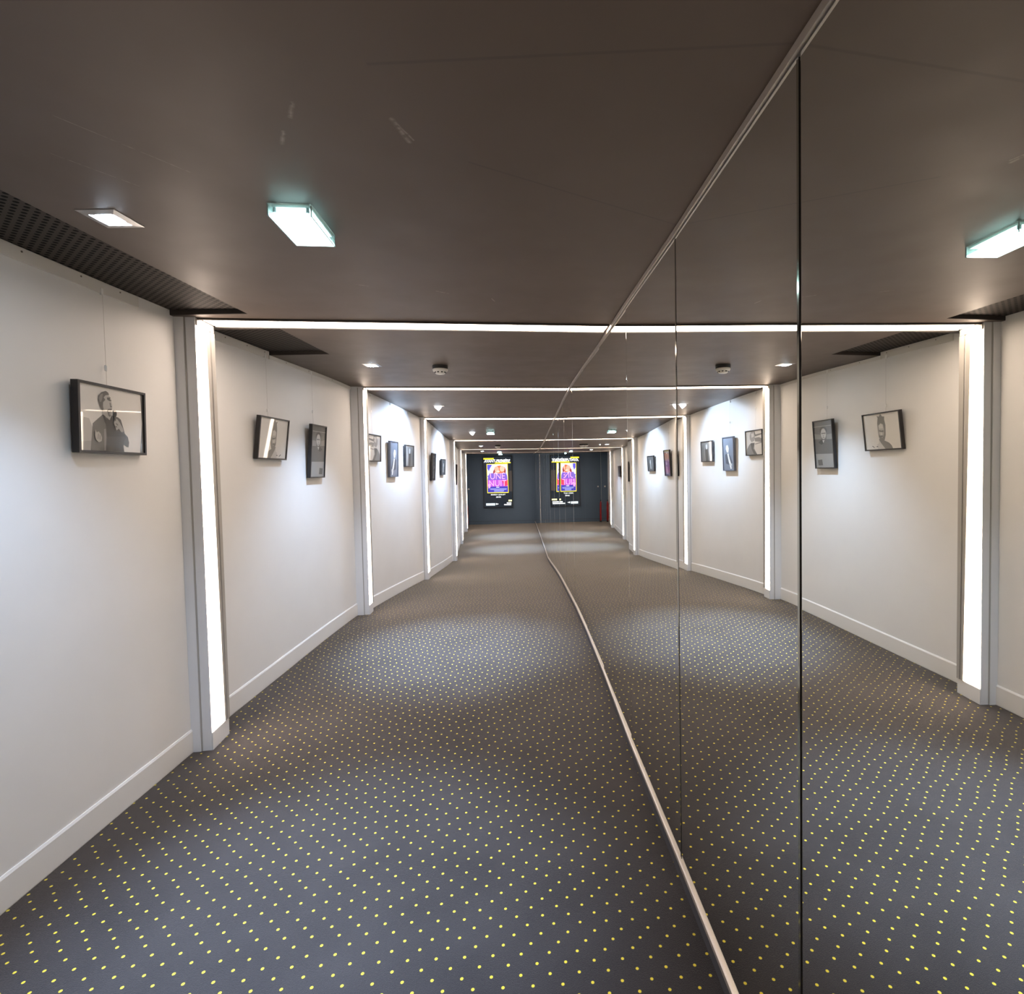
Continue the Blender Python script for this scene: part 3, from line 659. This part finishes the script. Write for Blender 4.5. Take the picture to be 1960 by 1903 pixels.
gp([(1302, 1155), (1368, 1155), (1366, 1185), (1300, 1187)], (1.0, 0.92, 0.45), 2, 1.2); gp([(1268, 1205), (1355, 1205), (1355, 1228), (1268, 1228)], WHT, 2, 1.1); gp([(1216, 1237), (1352, 1237), (1350, 1257), (1216, 1257)], WHT, 2, 1.1)
gp([(1380, 600), (1380, 1000), (1325, 1000), (1325, 600)], (0.05, 0.04, 0.035), 1)
local(m.build('screen', recalc=False), t)
_font_err = []
def text_part(name, s, box, mt, k, shear=0.0, bold=0.0):
    cu = bpy.data.curves.new(name, 'FONT'); cu.body = s; cu.size = 1.0; cu.shear = shear; cu.offset = bold; cu.extrude = 0.0
    o = bpy.data.objects.new(name, cu); COL.objects.link(o); dg = bpy.context.evaluated_depsgraph_get(); dg.update()
    me = bpy.data.meshes.new_from_object(o.evaluated_get(dg)); bpy.data.objects.remove(o); bpy.data.curves.remove(cu)
    xs = [v.co.x for v in me.vertices]; ys_ = [v.co.y for v in me.vertices]
    (ax, ay), (bx, by) = homog(QP, [(box[0], box[3]), (box[2], box[1])])
    for v in me.vertices:
        u = ax + (v.co.x-min(xs))/(max(xs)-min(xs))*(bx-ax); w = ay + (v.co.y-min(ys_))/(max(ys_)-min(ys_))*(by-ay)
        v.co = s3(u, w, k)
    me.materials.clear(); me.materials.append(mt)
    for pl in me.polygons: pl.material_index = 0
    ob = bpy.data.objects.new(name, me); COL.objects.link(ob); return local(ob, t)
text_part('headline_lettering', 'AVANT-PREMIÈRE', (838, 360, 1358, 435), glow(WHT, 1.3), 4, .25, .03)
text_part('title_lettering', 'UNE', (962, 640, 1245, 762), glow((1.0, 0.42, 0.85), 1.2), 9, 0, -.005)
text_part('title_lettering', 'NUIT', (935, 782, 1272, 897), glow((1.0, 0.42, 0.85), 1.2), 9, 0, -.005)
text_part('date_lettering', 'MARDI 4 JUILLET', (968, 1044, 1247, 1078), glow(WHT, 1.2), 4, 0, .02)
text_part('time_lettering', '20H00', (1065, 1090, 1160, 1116), glow(WHT, 1.2), 4, 0, .02)

zf = fz(18.3); q = Vector((-3.332, 18.30, zf))
t = thing('fire_extinguisher', 'red fire extinguisher at the left foot of the dark end wall, glimpsed in the mirror', 'fire extinguisher', q)
m = MB(); T = Matrix.Translation((q.x, q.y, zf))
m.lathe([(.036, .03), (.040, .04), (.040, .60), (.034, .66), (.020, .70), (.018, .73)], RED, 24, T); m.build('cylinder', t, smooth=True)
m = MB(); m.lathe([(.041, .0), (.041, .05), (.038, .052)], BLACK_P, 24, T); m.build('foot_ring', t)
m = MB(); m.lathe([(.018, .73), (.018, .77)], BLACK_P, 12, T); m.box((q.x, q.y-.02, zf+.775), (.02, .09, .015), BLACK_P); m.build('valve_handle', t)
q = epos(-3.30, .002, 1.02); t = thing('light_switch', 'small white switch plate on the dark end wall near its left corner', 'switch', q, None, R)
m = MB(); m.box((0, -.006, 0), (.05, .012, .05), WHITE_P); bevel(local(m.build('plate'), t), .003)
m = MB(); m.box((0, -.015, 0), (.026, .008, .03), WHITE_P); local(m.build('rocker'), t)
